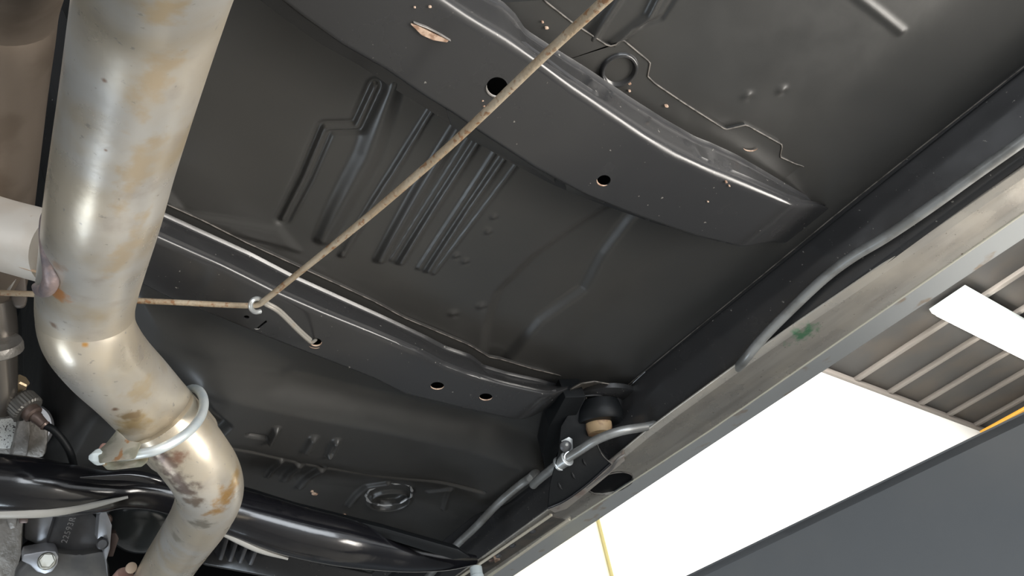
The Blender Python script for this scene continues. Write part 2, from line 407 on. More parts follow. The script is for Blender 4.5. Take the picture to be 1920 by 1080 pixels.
def patch(poly, h, edge):
    """area inside a pixel polygon raised by h with a soft edge (metres)"""
    global Z
    Q = np.array([xy(p) for p in poly]); ins = np.zeros(X.shape, bool); j = len(Q) - 1
    for i in range(len(Q)):
        yi, yj, xi, xj_ = Q[i][1], Q[j][1], Q[i][0], Q[j][0]
        if yi != yj: ins ^= ((yi > Y) != (yj > Y)) & (X < (xj_ - xi) * (Y - yi) / (yj - yi) + xi)
        j = i
    d, _ = field(list(poly) + [poly[0]])
    sd = np.where(ins, d, -d); Z = Z + h * ss(.5 + sd / edge)
def dimple(px, py, rpx, h):
    global Z
    c = xy((px, py)); r = rpx * pw(px, py); Z = Z + h * np.exp(-((X - c[0])**2 + (Y - c[1])**2) / (r*r))
# beads between the two crossmembers
def groove(pts, wpx, h, lw=.0022, floor=0):
    global Z
    wm = wpx * .5 * pw(*pts[len(pts) // 2]); d, t = field(pts)
    Z = Z + h * np.exp(-((d - wm) / lw) ** 2) + floor * ss((wm - d) / .003)
groove([(704, 160), (668, 238), (610, 240), (572, 330), (530, 412)], 20, .0042, .0021, -.0020)
bead([(738, 150), (690, 290), (606, 446)], 66, -.0065, 1.0, .3)
bead([(812, 200), (740, 320), (641, 478)], 22, -.0050, .9, .35)
bead([(812, 215), (744, 322), (645, 470)], 6, .0024, .8)
bead([(865, 225), (790, 350), (713, 485)], 36, -.0062, .9, .2)
bead([(890, 240), (734, 487)], 8, -.0030, .8)
bead([(905, 245), (825, 370), (751, 490)], 25, -.0062, .9, .2)
bead([(940, 265), (785, 502)], 10, -.0034, .8)
bead([(960, 270), (880, 385), (802, 506)], 20, -.0060, .9, .2)
bead([(985, 285), (813, 512)], 8, -.0034, .8)
patch([(905, 690), (915, 610), (935, 550), (1000, 485), (1080, 430), (1150, 388), (1190, 360), (1215, 380), (1180, 415), (1130, 480), (1095, 545), (1010, 605), (940, 690)], .0075, .016)
patch([(290, 330), (345, 398), (440, 412), (525, 427), (560, 470), (280, 400)], -.003, .008)
for q in [(1465, 168, 8), (1400, 178, 8), (925, 405, 6), (915, 433, 6), (855, 478, 6), (872, 489, 6), (850, 588, 8), (903, 574, 8)]:
    dimple(q[0], q[1], q[2], -.0026); dimple(q[0] + 4, q[1] + 5, q[2] * .7, .0014)
# seen above the rear crossmember
bead([(1240, -20), (1215, 30), (1175, 62), (1150, 82)], 22, -.006, .9)
bead([(1275, -20), (1240, 35), (1190, 52), (1165, 78)], 10, .0035, .8)
bead([(1180, -40), (1110, 70)], 30, -.006, .9)
bead([(1590, -20), (1645, 22), (1690, 58)], 24, -.0016, 1)
# toe pan
bead([(360, 788), (480, 812), (570, 838), (700, 862), (900, 875)], 9, .006, .8)
bead([(528, 832), (503, 880)], 11, -.0055, .8); bead([(562, 838), (535, 885)], 22, -.006, .8); bead([(604, 846), (563, 897)], 20, -.007, .7)
bead([(520, 762), (508, 786)], 14, -.010, .8); bead([(470, 775), (500, 780)], 14, .007, 1)
bead([(588, 782), (575, 805)], 22, -.007, .8); bead([(630, 788), (618, 815)], 18, -.008, .7); bead([(629, 793), (620, 810)], 7, .008, .8)
bead([(370, 720), (420, 760), (380, 800)], 40, .012, 1)
bead([(725, 878), (690, 893), (668, 915), (655, 932)], 17, -.007, .7)
bead([(800, 900), (840, 880), (830, 930)], 12, -.005, .9)
d, _ = field(ellipse_px(730, 925, 37, 17, -8, 20) + [ellipse_px(730, 925, 37, 17, -8, 20)[0]]); Z = Z - .0055 * ss((.0055 - d) / .004)
patch(ellipse_px(730, 925, 33, 14, -8, 20), .012, .006)
patch([(270, 560), (420, 640), (520, 690), (380, 700), (260, 650)], -.010, .05)
# slow waviness of pressed sheet
Z += .0009 * np.sin(X * 21 + 1.3 * np.sin(Y * 9)) * np.cos(Y * 17 + X * 6)
for _ in range(2):
    Z[1:-1] = (Z[:-2] + 2 * Z[1:-1] + Z[2:]) / 4; Z[:, 1:-1] = (Z[:, :-2] + 2 * Z[:, 1:-1] + Z[:, 2:]) / 4
nx, ny = len(xs), len(ys)
V = np.c_[X.ravel(), Y.ravel(), Z.ravel() + ZC]
I = np.arange(nx * ny).reshape(ny, nx)
Q = np.c_[I[:-1, :-1].ravel(), I[1:, :-1].ravel(), I[1:, 1:].ravel(), I[:-1, 1:].ravel()]
pan = build('floor_pan', V, Q, MP, car, True, 180)
# the rest of the floor around it (coarse, shades the camera's side of the car)
def coarse(x0, x1, y0, y1, n=14):
    xx, yy = np.meshgrid(np.linspace(x0, x1, n), np.linspace(y0, y1, n)); zz = zbase(xx, yy) + ZC + .0005
    zz = np.where(xx < -.26, ZC + PAN + .3 - .3 * ss((-.36 - xx) / .17), zz)
    I = np.arange(n*n).reshape(n, n)
    return build('floor_pan_section', np.c_[xx.ravel(), yy.ravel(), zz.ravel()], np.c_[I[:-1, :-1].ravel(), I[1:, :-1].ravel(), I[1:, 1:].ravel(), I[:-1, 1:].ravel()], MP, car, True, 180)
coarse(XA, XB, -2.0, YA + .002, 30); coarse(-1.05, XA + .002, -2.0, 1.5, 30); coarse(XA, XB, YB - .002, 2.4, 20)
box('light_block_plate', -1.05, .862, -2.0, 2.4, ZC + 1.12, ZC + 1.14, MB2, car)  # added plate above the pan, keeps out light from above
box('door_skin', .848, .8625, -2.0, 2.4, ZC + .60, ZC + 1.12, MSILL2, car, .003)

box('blackout_panel', -1.05, .84, 1.62, 1.64, ZC + .47, ZC + 1.14, MB2, car)  # added black sheet that stands in for the dark engine bay

# --- crossmembers
def lines_to_sections(Ls, n, rads, endlift=None, zoff=0):
    R_ = [resample(np.array(l), n) for l in Ls]
    return [round_section([r[i] for r in R_], rads) for i in range(n)]
def zl(pts, z, ze=None, tail=0):
    """pixel line at height z; the last 'tail' points ease up to ze"""
    out = []
    for i, p in enumerate(pts):
        zz = z
        if ze is not None and tail and i >= len(pts) - tail: zz = z + (ze - z) * (i - (len(pts) - tail) + 1) / tail
        out.append(PZ(p[0], p[1], zz))
    return out
def param_x(P3, xq):
    P3 = np.array(P3); s = np.argsort(P3[:, 0]); P3 = P3[s]
    return np.c_[xq, np.interp(xq, P3[:, 0], P3[:, 1]), np.interp(xq, P3[:, 0], P3[:, 2])]

A_F = [(1019, 0), (1071, 41), (1141, 87), (1153, 85), (1167, 74), (1219, 117), (1214, 143), (1227, 156), (1280, 192), (1360, 243), (1399, 234), (1467, 272), (1462, 294), (1490, 307), (1540, 322)]
A_W = [(800, -70), (850, -35), (907, 0), (937, 14), (961, 37), (981, 67), (1026, 96), (1093, 137), (1119, 154), (1182, 196), (1241, 233), (1301, 267), (1330, 278), (1378, 300), (1423, 326), (1486, 363)]
A_R = [(700, -90), (770, -50), (841, 0), (889, 33), (963, 78), (1015, 111), (1078, 159), (1140, 202), (1219, 256), (1275, 289), (1349, 322), (1404, 344), (1464, 368), (1492, 380)]
A_L = [(380, -100), (450, -50), (525, 0), (560, 28), (640, 85), (720, 130), (800, 185), (850, 215), (900, 250), (1000, 315), (1100, 368), (1200, 408), (1300, 443), (1390, 465), (1430, 472)]
zw, zr = .545, .510
def crossmember(name, W, Rr, Lo, x0, x1, ztop, zr_, n=110, back=.035, fl=.012, flm=.0, ends=.09, lift_=.05):
    xq = np.linspace(x0, x1, n)
    w3 = param_x(W, xq); r3 = param_x(Rr, xq); l3 = param_x(Lo, xq)
    secs = []
    for i in range(n):
        e = ss((x1 - xq[i]) / ends)            # sinks into the sill side at the outboard end
        s = ss((.10 - xq[i]) / .16) * 0
        W_ = w3[i].copy(); R__ = r3[i].copy(); L_ = l3[i].copy()
        for q in (R__, L_): q[2] = q[2] * e + (W_[2]) * (1 - e)
        f0 = W_ + np.array([0, -fl, .004]); f1 = W_ + np.array([0, -fl*.2, .0035])
        k = L_.copy(); k[2] = ztop; k[1] += .012
        b = k + np.array([0, .02, .0])
        secs.append(round_section([f0, W_, R__, L_, k, b], [.006, .010, .004, .003]))
    return loft(name, secs, MPS, car, thick=.0016, angle=75)
Aw = [PZ(*p, zw) for p in A_W]; Ar = [PZ(*p, zr) for p in A_R]; Al = [PZ(*p, zr - .002) for p in A_L]
zt = ZC + PAN - .006
xmA = crossmember('seat_crossmember', Aw, Ar, Al, -.02, .700, zt, zr, fl=.004, ends=.105)
B_F = [(200, 335), (303, 379), (381, 414), (462, 455), (558, 499), (633, 533), (703, 566), (758, 596), (818, 621), (880, 647), (918, 670), (937, 673), (1000, 692), (1059, 706), (1100, 715)]
B_W = [(200, 362), (296, 406), (362, 436), (462, 481), (547, 525), (647, 570), (721, 603), (796, 638), (833, 657), (880, 673), (904, 692), (948, 705), (1007, 718), (1059, 733), (1110, 745)]
B_R = [(200, 395), (284, 436), (351, 466), (425, 499), (518, 546), (610, 586), (703, 623), (788, 659), (833, 684), (881, 702), (948, 720), (1007, 733), (1060, 745), (1110, 757)]
B_L = [(180, 498), (255, 529), (314, 559), (399, 592), (499, 633), (573, 662), (647, 690), (703, 712), (758, 740), (860, 765), (960, 787), (1040, 800), (1100, 806)]
Bw = [PZ(*p, zw) for p in B_W]; Br = [PZ(*p, zr) for p in B_R]; Bl = [PZ(*p, zr - .002) for p in B_L]
# inboard it climbs the tunnel side
for lst, pp in ((Bw, (75, 185)), (Br, (70, 205)), (Bl, (60, 250))):
    t = PY(pp[0], pp[1], .52 + (.03 if lst is Bl else 0)); lst.insert(0, t)
xmB = crossmember('toe_crossmember', Bw, Br, Bl, .065, .665, zt, zr, fl=.004)
# tunnel side brace climbing inboard
S = []
for t in np.linspace(0, 1, 24):
    x = .075 - .10 * t; z = ZC + .512 + .165 * ss(t * .9) + .02 * t
    S.append(round_section([np.array([x, .485, z + .045]), np.array([x, .495, z + .03]), np.array([x, .520, z]), np.array([x, .590, z]), np.array([x, .60, z + .04])], [.004, .006, .006]))
loft('tunnel_brace', S, MPS, car, thick=.0016, angle=75)

# holes cut through the crossmembers
def hole_cut(px, py, a, b, rot, z, depth=.012):
    pts = [PZ(x, y, z) for x, y in ellipse_px(px, py, a, b, rot)]
    c = np.mean(pts, axis=0)
    pts = [np.array([p[0], p[1], ZC + z - .014]) for p in pts]
    return prism('cutter', pts, (0, 0, .03), MHOLE, None, 0)
zf = zr - .001
holesA = [(932, 163, 20, 18, 0), (1132, 338, 13, 10, -10)]
holesB = [(820, 723, 12.5, 6.5, 2), (911, 744, 12, 6, 2), (592, 641, 11, 7, 0), (462, 594, 5.5, 3.2, 0)]
cut(xmA, [hole_cut(*h, zf) for h in holesA])
sl = [(480, 615), (483, 616), (501, 603), (499, 600)]
cut(xmB, [hole_cut(*h, zf) for h in holesB] + [prism('cutter', [PZ(x, y, zf) + np.array([0, 0, -.014]) for x, y in sl], (0, 0, .03), MHOLE, None, 0)])
def rim(parent, px, py, a, b, z, t0, t1, m=MEDGE, r=.0007, rot=0):
    th = np.linspace(math.radians(t0), math.radians(t1), 14)
    P = [PZ(px + a*math.cos(t), py + b*math.sin(t), z) for t in th]
    R = [r * (.25 + .75 * math.sin(math.pi * i / 13)) for i in range(14)]
    return tube('hole_lip', P, R, m, parent, seg=6, sub=2)
rim(xmA, 932, 163, 20, 18, zf - .0004, 70, 190, MEDGE, .001); rim(xmA, 1132, 338, 13, 10, zf - .0004, 60, 190, MCHIP, .0008)
rim(xmB, 820, 723, 12.5, 6.5, zf - .0006, 10, 175, MCHIP, .0008); rim(xmB, 911, 744, 12, 6, zf - .0006, 10, 175, MCHIP, .0008)
rim(xmB, 592, 641, 11, 7, zf - .0006, 5, 160, MCHIP, .0009); rim(xmB, 592, 645, 14, 8, zf - .0006, 60, 150, MCHIP, .0005)
rim(xmB, 482, 615, 5, 2, zf - .0006, 0, 180, MEDGE, .0006)
# chips of bare metal
def chip(parent, pts, z, m=MCHIP, name='paint_chip', t=.0008):
    return prism(name, [PZ(x, y, z) for x, y in pts], (0, 0, .004), m, parent, .0003, segs=1)
chip(xmA, [(770, 46), (782, 48), (806, 60), (842, 76), (838, 80), (812, 76), (790, 66)], zr - .0028)
chip(xmA, [(775, 43), (800, 52), (830, 68), (846, 78), (826, 66), (798, 54)], zr - .0034, MEDGE, 'weld_scar')
# flanges: flat welded strips on the pan
def flange(name, edge, inner, z, par, edgemat, er=.0011):
    e = [PZ(*p, z) for p in edge]
    S = []
    n = 90
    E_ = resample(e, n); I_ = resample([PZ(*p, z) + np.array([0, .004, 0]) for p in inner], n)
    S = [[E_[i] + [0, 0, .004], E_[i], I_[i], I_[i] + [0, 0, .004]] for i in range(n)]
    f = loft(name, S, MP, par, closed=True, angle=30)
    tube('flange_edge', resample(e, n), er, edgemat, f, seg=6, sub=1, smoothpath=False, angle=180)
    return f
flange('weld_flange', A_F, [(905, 0), (950, 25), (1026, 96), (1119, 154), (1182, 196), (1241, 233), (1301, 267), (1378, 300), (1423, 326), (1486, 358), (1520, 372)], PAN - .004, xmA, MEDGE2, .0008)
flange('weld_flange', B_F, B_W, PAN - .004, xmB, MEDGE2, .0008)
# tabs of the far flange peeking out below the seat crossmember
for pts in ([(835, 205), (846, 236), (880, 262), (935, 290), (975, 310), (1000, 318), (1042, 345), (1030, 300), (960, 240)], [(1058, 335), (1062, 358), (1100, 372), (1132, 382), (1150, 370)]):
    prism('weld_tab', [PZ(x, y, PAN - .010) for x, y in pts], (0, 0, .012), MP, xmA, .0008)
# pressed boss on the rear flange
c = PZ(1160, 131, PAN - .004)
lathe('flange_boss', c + [0, 0, .002], (0, 0, -1), [(0, .0175), (.004, .0165), (.0055, .0150), (.0048, .0135), (.001, .0115), (.0008, .002)], MPS, xmA, 32, 80)
rim(xmA, 1407, 277, 13, 6, PAN - .0055, 10, 170, MCHIP, .0007)
rng = random.Random(4)
for (px, py, z, r) in [(807, 14, zf, 4), (778, 15, zf, 3), (1018, 43, PAN-.005, 3), (1025, 54, PAN-.005, 5), (1181, 158, PAN-.005, 4), (1181, 172, PAN-.005, 3), (1250, 200, PAN-.005, 5), (905, 190, zf, 3), (908, 200, zf, 3), (1362, 343, zf, 3), (1368, 350, zf, 2), (1328, 379, zf, 2)]:
    pts = [(px + r * math.cos(t) * rng.uniform(.6, 1.1), py + r * .6 * math.sin(t) * rng.uniform(.6, 1.1)) for t in np.linspace(0, 6.283, 8)[:-1]]
    chip(xmA, pts, z - .0012, MCHIP)

# rust and chips on the toe pan
for (px, py, r) in [(563, 953, 4), (590, 927, 5), (585, 922, 3), (615, 966, 4), (645, 968, 4), (873, 928, 6), (889, 914, 4), (862, 922, 3), (600, 800, 0)]:
    if r:
        z = PAN - .012
        pts = [(px + r * 1.3 * math.cos(t) * rng.uniform(.5, 1.1), py + r * .7 * math.sin(t) * rng.uniform(.5, 1.1)) for t in np.linspace(0, 6.283, 8)[:-1]]
        prism('rust_chip', [PZ(x, y, z) for x, y in pts], (0, 0, .012), MCHIP, pan, .0003, segs=1)
# ragged lip of the drain hole
E_ = ellipse_px(730, 926, 44, 20, -8, 40)
zh = PAN - .0185
P = [PZ(x + rng.uniform(-1.2, 1.2), y + rng.uniform(-1.2, 1.2), zh) for x, y in E_]; P.append(P[0])
tube('drain_lip', P, [.0010 + .0012 * rng.random() for _ in P], mat('scuffed_lip', (.42, .42, .42), .4, metal=.4, noise=[(80, (.06, .06, .06), .5, .6)]), pan, seg=7, sub=2)

# --- sill (rocker) : inner wall black, bottom worn grey
ysl = np.linspace(-2.0, 2.4, 60)
def sec_inner(y): return [np.array([a, y, ZC + z]) for a, z in ((.690, .556), (.7075, .5455), (.7085, .5400), (.7105, .5440), (.7165, .520), (.727, .490), (.731, .4795), (.7345, .4765), (.737, .60))]
inn = loft('inner_sill', [round_section(sec_inner(y), [.001, .0008, .0008, .004, .004, .002, .0]) for y in ysl], MPS, car, closed=True, angle=50)
tube('seam_edge', [PZ(1155, 740, .5395), PZ(1440, 507, .5395), PZ(1620, 360, .5395), PZ(1913, 130, .5395), PZ(2080, 0, .5395)], .0006, MEDGE2, inn, seg=6, sub=6)
def xl2(y): return float(np.interp(y, [-2, .1, .54, .67, .79, 1.1, 2.4], [.794, .793, .792, .785, .778, .765, .76]))
def xed(y): return float(np.interp(y, [-.4, .07, .19, .32, .42, .56, .60, .76, 1.0], [.741, .740, .734, .725, .720, .718, .722, .731, .730]))
def xsil(y): return .8555 - .022 * y
def sec_out(y):
    return round_section([np.array([a, y, ZC + z]) for a, z in ((.745, .60), (.745, .4860), (xed(y), .4790), (xed(y) + .0008, .4772), (xed(y) + .010, .4735), (xl2(y) - .012, .4725), (xl2(y), .4690), (xl2(y) + .006, .4730), (xsil(y), .4815), (xsil(y) + .004, .490), (xsil(y) + .006, .62))], [.0, .001, .0005, .0005, .003, .004, .003, .003, .003, .004])
sill = loft('rocker_panel', [sec_out(y) for y in np.linspace(-2.0, 2.4, 90)], [MSILL], car, closed=True, angle=50)
ov = [PZ(x, y, .472) + np.array([0, 0, -.01]) for x, y in [(1104, 921), (1112, 908), (1126, 896), (1145, 888), (1165, 885), (1180, 888), (1187, 895), (1184, 905), (1172, 914), (1152, 923), (1130, 927), (1114, 926)]]
cut(sill, [prism('cutter', ov, (0, 0, .035), MHOLE, None, 0)])
prism('hole_shade_disc', [p + np.array([0, 0, .0115]) for p in ov], (0, 0, .004), MHOLE, sill, .0008)  # black disc inside the cut, standing in for the shade in the hole
P = [p + np.array([0, 0, .0095]) for p in ov]; P.append(P[0])
tube('hole_lip', P, .0007, MEDGE2, sill, seg=6, sub=3)
# bright folded edges of the sill
yy = np.linspace(-1.0, 1.6, 30)
tube('folded_edge', [np.array([xl2(y), y, ZC + .4693]) for y in yy], .0011, mat('pale_folded_edge', (.66, .63, .52), .4, metal=.3), sill, seg=8, sub=1)
tube('folded_edge', [np.array([xsil(y) + .002, y, ZC + .4835]) for y in yy], .0012, mat('pale_outer_edge', (.60, .56, .46), .4, metal=.3), sill, seg=8, sub=1)
box_y = [(-1.0 + k * .26) for k in range(11)]
S = [[np.array([xl2(y) + .003, y, ZC + .4712]), np.array([xsil(y) - .001, y, ZC + .4802]), np.array([xsil(y) - .001, y, ZC + .485]), np.array([xl2(y) + .003, y, ZC + .476])] for y in np.linspace(-2, 2.4, 30)]
loft('sill_face', S, MSILL2, sill, closed=True, angle=30)
# forward channel with two pale rails and screws
def rail(px0, px1, z=.4695, r=.0023):
    return tube('channel_rail', [PZ(*px0, z), PZ(*px1, z), PZ(*px1, z) + (PZ(*px1, z) - PZ(*px0, z)) * .5], r, mat('pale_rail', (.74, .67, .54), .4, metal=.2), sill, seg=8, sub=6)
rail((1033, 966), (872, 1076)); rail((1068, 974), (915, 1082))
rail((1033, 966), (1034, 966))
chn = prism('sill_channel', [PZ(x, y, .4712) for x, y in [(1032, 968), (1066, 976), (915, 1082), (800, 1162), (760, 1152), (872, 1077)]], (0, 0, .004), mat('grey_channel', (.12, .115, .105), .45, metal=.3, noise=[(40, (.16, .14, .12), .4, .6)]), sill, .0006)
for (px, py) in [(999, 997), (961, 1024), (935, 1043), (921, 1051)]:
    c = PZ(px, py, .470)
    lathe('screw', c + [0, 0, .001], (0, 0, -1), [(0, .0048), (.0012, .0048), (.0026, .0034), (.0034, .001)], MDK if px > 930 else MBRN, sill, 12)
prism('rust_stain', [PZ(x, y, .4705) for x, y in [(925, 1044), (935, 1040), (938, 1050), (928, 1056)]], (0, 0, .002), MCHIP, sill, .0003)
c = PZ(892, 1064, .468)
st = lathe('plastic_stud', c, (0, 0, -1), [(0, .0095), (.012, .0095), (.013, .0105), (.03, .0105), (.032, .0085)], MWHT, sill, 20)
# bottom fold with pale bent metal next to the bracket
prism('bent_flange', [PZ(x, y, .4705) for x, y in [(1168, 852), (1172, 864), (1140, 892), (1100, 925), (1062, 955), (1040, 962), (1028, 955), (1075, 925), (1130, 878)]], (0, 0, .005),
      mat('bare_pale_metal', (.55, .50, .45), .4, metal=.4, noise=[(50, (.40, .30, .26), .5, .65)], bump=(120, .3, .001)), sill, .0012)
tube('crease', [PZ(1172, 852, .469), PZ(1158, 862, .467), PZ(1146, 880, .468), PZ(1130, 893, .469), PZ(1100, 915, .470)], [.0012, .0022, .0018, .0014, .0008], MEDGE, sill, seg=8)
rim(sill, 1550, 566, 14, 14, .500, 150, 300, MEDGE2, .0010)

# --- steel line along the sill, with its clip
up_ = [(2060, 158), (1920, 262), (1830, 326), (1740, 391), (1660, 445), (1600, 481), (1545, 522), (1480, 583), (1430, 634), (1395, 676)]
lp = [PX(px, py, x) for (px, py), x in zip(up_, [.7165, .7165, .716, .716, .715, .714, .714, .714, .714, .717])]
lp += [PZ(*p) for p in [(1368, 708, .490), (1335, 745, .493), (1285, 776, .492), (1225, 797, .484), (1165, 808, .475), (1120, 824, .474), (1085, 846, .474), (1050, 868, .474), (1024, 888, .477), (1008, 901, .481), (1000, 909, .486)]]
q0 = lp[0]; lp = [np.array([.7165, q0[1] - k, q0[2]]) for k in (1.4, 1.0, .6, .3, .12)] + lp
ln = tube('fuel_line', lp, [.0056] * 19 + [.0058] * 7, MLINE, None, seg=16, sub=5)
tag(ln, 'grey steel fuel line running along the inner sill and through a bright clip', 'pipe')
l2 = tube('brake_line', [PX(1018, 868, .733)] + [PZ(*p) for p in [(998, 892, .506), (986, 901, .506), (965, 917, .506), (930, 948, .504), (890, 990, .502), (852, 1026, .500), (800, 1085, .498)]], .0058, MLINE, None, seg=14, sub=5)
tag(l2, 'short grey line on the black sill wall, running down left from behind the bracket', 'pipe')

# --- body mount bracket, bushing and clip
brk = thing('mount_bracket', PZ(1090, 850, .50), 'black triangular body mount bracket hanging at the sill end of the forward crossmember', 'bracket')
def pl(pts, zs): return [PZ(x, y, z) for (x, y), z in zip(pts, zs)]
bp = pl([(1097, 742), (1040, 785), (1045, 850), (1030, 905), (1028, 952), (1060, 935), (1100, 905), (1142, 868), (1118, 838), (1108, 790)], [.520, .512, .495, .480, .474, .470, .466, .466, .478, .500])
# plate on a mean plane
def planar(pts):
    P = np.array(pts); c = P.mean(0); u, s, vt = np.linalg.svd(P - c); n = vt[2]
    return [p for p in P], n
P, n = planar(bp)
if n.dot(ray(1090, 850)) < 0: n = -n
cc = np.mean(bp, axis=0); flatP = [p - n * (p - cc).dot(n) * 0 for p in bp]
def project_plane(px, py, c, n): r = ray(px, py); return CAM + r * ((c - CAM).dot(n) / r.dot(n))
nb = np.array([.35, .62, .70]); nb /= np.linalg.norm(nb); cb = PZ(1075, 860, .475)
BP = lambda x, y, off=0: project_plane(x, y, cb - nb * off, nb)
prism('bracket_plate', [BP(x, y) for x, y in [(1099, 744), (1070, 770), (1052, 800), (1047, 850), (1032, 905), (1027, 952), (1060, 937), (1100, 908), (1145, 868), (1124, 840), (1110, 800)]], nb * .003, MB2, brk, .0008)
tube('plate_edge', [BP(1027, 953, .001), BP(1060, 938, .001), BP(1100, 909, .001), BP(1145, 869, .001)], .0016, MGB, brk, seg=8)
tube('plate_edge', [BP(1145, 868, .0005), BP(1132, 856, .0005), BP(1122, 838, .0005), BP(1110, 800, .0005), BP(1099, 745, .0005)], .0007, MEDGE2, brk, seg=6)
for (x, y) in [(1093, 860), (1072, 885), (1047, 905)]:
    tube('weld_drip', [BP(x, y, .001), BP(x + 3, y + 7, .0015), BP(x + 7, y + 13, .001)], [.0004, .0013, .0004], MPS, brk, seg=6)
prism('bracket_web', [PZ(x, y, .515) for x, y in [(1030, 800), (1060, 745), (1099, 744), (1070, 800), (1045, 850), (1025, 900), (1018, 850)]], (0, .004, .03), MB2, brk, .001)
# cup, bushing
cx = PZ(1128, 762, .52)
lathe('mount_cup', PZ(1122, 742, .548), (0.1, .25, -1), [(0, .050), (.006, .050), (.010, .040), (.012, .030), (.022, .028), (.024, .02)], MPS, brk, 36, 60)
lathe('rubber_bushing', PZ(1122, 772, .522), (0.12, .25, -1), [(-.012, .028), (.0, .031), (.012, .031), (.015, .029), (.016, .018)], MB2, brk, 32, 50)
lathe('bushing_core', PZ(1122, 794, .506), (0.05, .2, -1), [(-.01, .017), (.006, .017), (.014, .015), (.016, .006)], MTAN, brk, 28, 40)
oa = [(1060, 770), (1060, 748), (1070, 730), (1090, 719), (1115, 715), (1142, 720)]
ia = [(1066, 768), (1078, 752), (1092, 741), (1106, 732), (1122, 725), (1142, 721)]
O_ = resample([PZ(*p, .526) for p in oa], 20); I_ = resample([PZ(*p, .544) for p in ia], 20)
loft('cup_collar', [[O_[k], I_[k], I_[k] + [0, .001, .002], O_[k] + [0, .001, .002]] for k in range(20)], mat('brownish_cup_paint', (.09, .08, .068), .35), brk, closed=True, angle=50)
tube('collar_edge', O_, .0008, MEDGE2, brk, seg=6, sub=1)
tube('mount_strap', [PZ(1096, 742, .525), PZ(1120, 741, .528), PZ(1150, 744, .533), PZ(1175, 728, .538), PZ(1210, 697, .541)], [.0009, .0014, .0014, .0012, .0006], MPS, brk, seg=8)
tube('flange_edge', [PZ(1170, 688, PAN - .006), PZ(1185, 692, PAN - .006), PZ(1200, 700, PAN - .006)], .0009, MEDGE2, brk, seg=6)

clip = thing('pipe_clip', PZ(1055, 860, .470), 'bright zinc P-clip with screw holding the steel line to the black bracket', 'clip')
C0 = BP(1060, 833, .004)
prism('clip_tab', [BP(x, y, .003) for x, y in [(1052, 826), (1066, 819), (1073, 823), (1074, 843), (1066, 850), (1056, 846)]], -nb * .0016, MZN, clip, .0005)
lathe('screw_head', BP(1060, 836, .004), -nb, [(0, .0075), (.002, .0075), (.0045, .005), (.0055, .002)], MDK, clip, 20)
lathe('screw_stem', BP(1062, 833, .0085), -nb, [(0, .0028), (.0018, .0018)], MZN, clip, 12)
axl = PZ(1085, 846, .474) - PZ(1020, 890, .478); axl /= np.linalg.norm(axl)
def band(c, w, r): return lathe('clip_band', c - axl * w / 2, axl, [(0, r), (.0005, r + .0012), (w - .0005, r + .0012), (w, r)], MZN, clip, 28, 40)
mid = PZ(1056, 865, .474)
band(mid + axl * .0075, .0035, .0085); band(mid - axl * .0075, .0035, .0085); band(mid, .012, .0072)
tube('clip_neck', [BP(1066, 846, .003), BP(1060, 852, .005), BP(1058, 858, .007), mid + axl * .006 + np.array([0, 0, -.006])], .0016, MZN, clip, seg=8)

# ------------------------------------------------------------------ exhaust
P = [wp(*p) for p in pc]
ex = thing('exhaust_pipe', wp(160, 585, 167), 'large tan grey aluminised exhaust pipe with bends, nearest the camera', 'exhaust pipe')
tube('front_pipe', P, .033, MPIPE, ex, seg=48, sub=8)
P2 = [wp(p[0], p[1], p[2], .0625) for p in pc2]
tube('down_pipe', P2, [.0310, .0313, .0313, .0312, .0308, .0303, .030, .030, .030, .030, .030], MPIPE, ex, seg=48, sub=8)
# step where the pipes overlap, seam along lower pipe
ax = P2[2] - P[-2]; ax /= np.linalg.norm(ax)
lathe('pipe_collar', wp(318, 800, 136), ax, [(-.004, .0325), (0, .0345), (.020, .0342), (.024, .0332), (.027, .0312)], MPIPE, ex, 48, 60)
tube('pipe_seam', [PD(x, y, dd) for x, y, dd in [(342, 962, .800), (322, 990, .845), (300, 1026, .885), (270, 1075, .94), (240, 1125, .99)]], .0008, mat('pipe_seam_rust', (.45, .33, .20), .6), ex, seg=6)
# crossover tube with weld
xp = thing('crossover_pipe', PD(40, 448, .56), 'short pale crossover tube welded to the left of the big exhaust pipe', 'exhaust pipe')
cxp = [PD(-90, 408, .60), PD(0, 438, .585), PD(50, 452, .578), PD(110, 468, .572)]
tube('crossover_tube', cxp, .0262, MXP, xp, seg=40, sub=6)
tube('tube_seam', [PD(-40, 478, .572), PD(0, 489, .562), (PD(40, 501, .555)), PD(82, 514, .552)], .0009, mat('seam_rust', (.50, .34, .22), .6), xp, seg=6)
wb = [(92, 392, .525), (86, 412, .512), (85, 440, .505), (88, 470, .500), (94, 500, .502), (96, 525, .508), (88, 542, .522), (76, 545, .540), (68, 538, .560)]
tube('weld_bead', [PD(*p) for p in wb], [.0028, .0036, .0038, .0040, .0046, .0052, .0050, .0042, .003], MWELD, xp, seg=12, sub=6)

# clamp
cl = thing('exhaust_clamp', wp(310, 812, 136), 'pale blue grey U-bolt clamp with tarnished saddle around the exhaust pipe joint', 'clamp')
cc = wp(300, 800, 139); axc = wp(325, 834, 134) - wp(272, 768, 142); axc /= np.linalg.norm(axc)
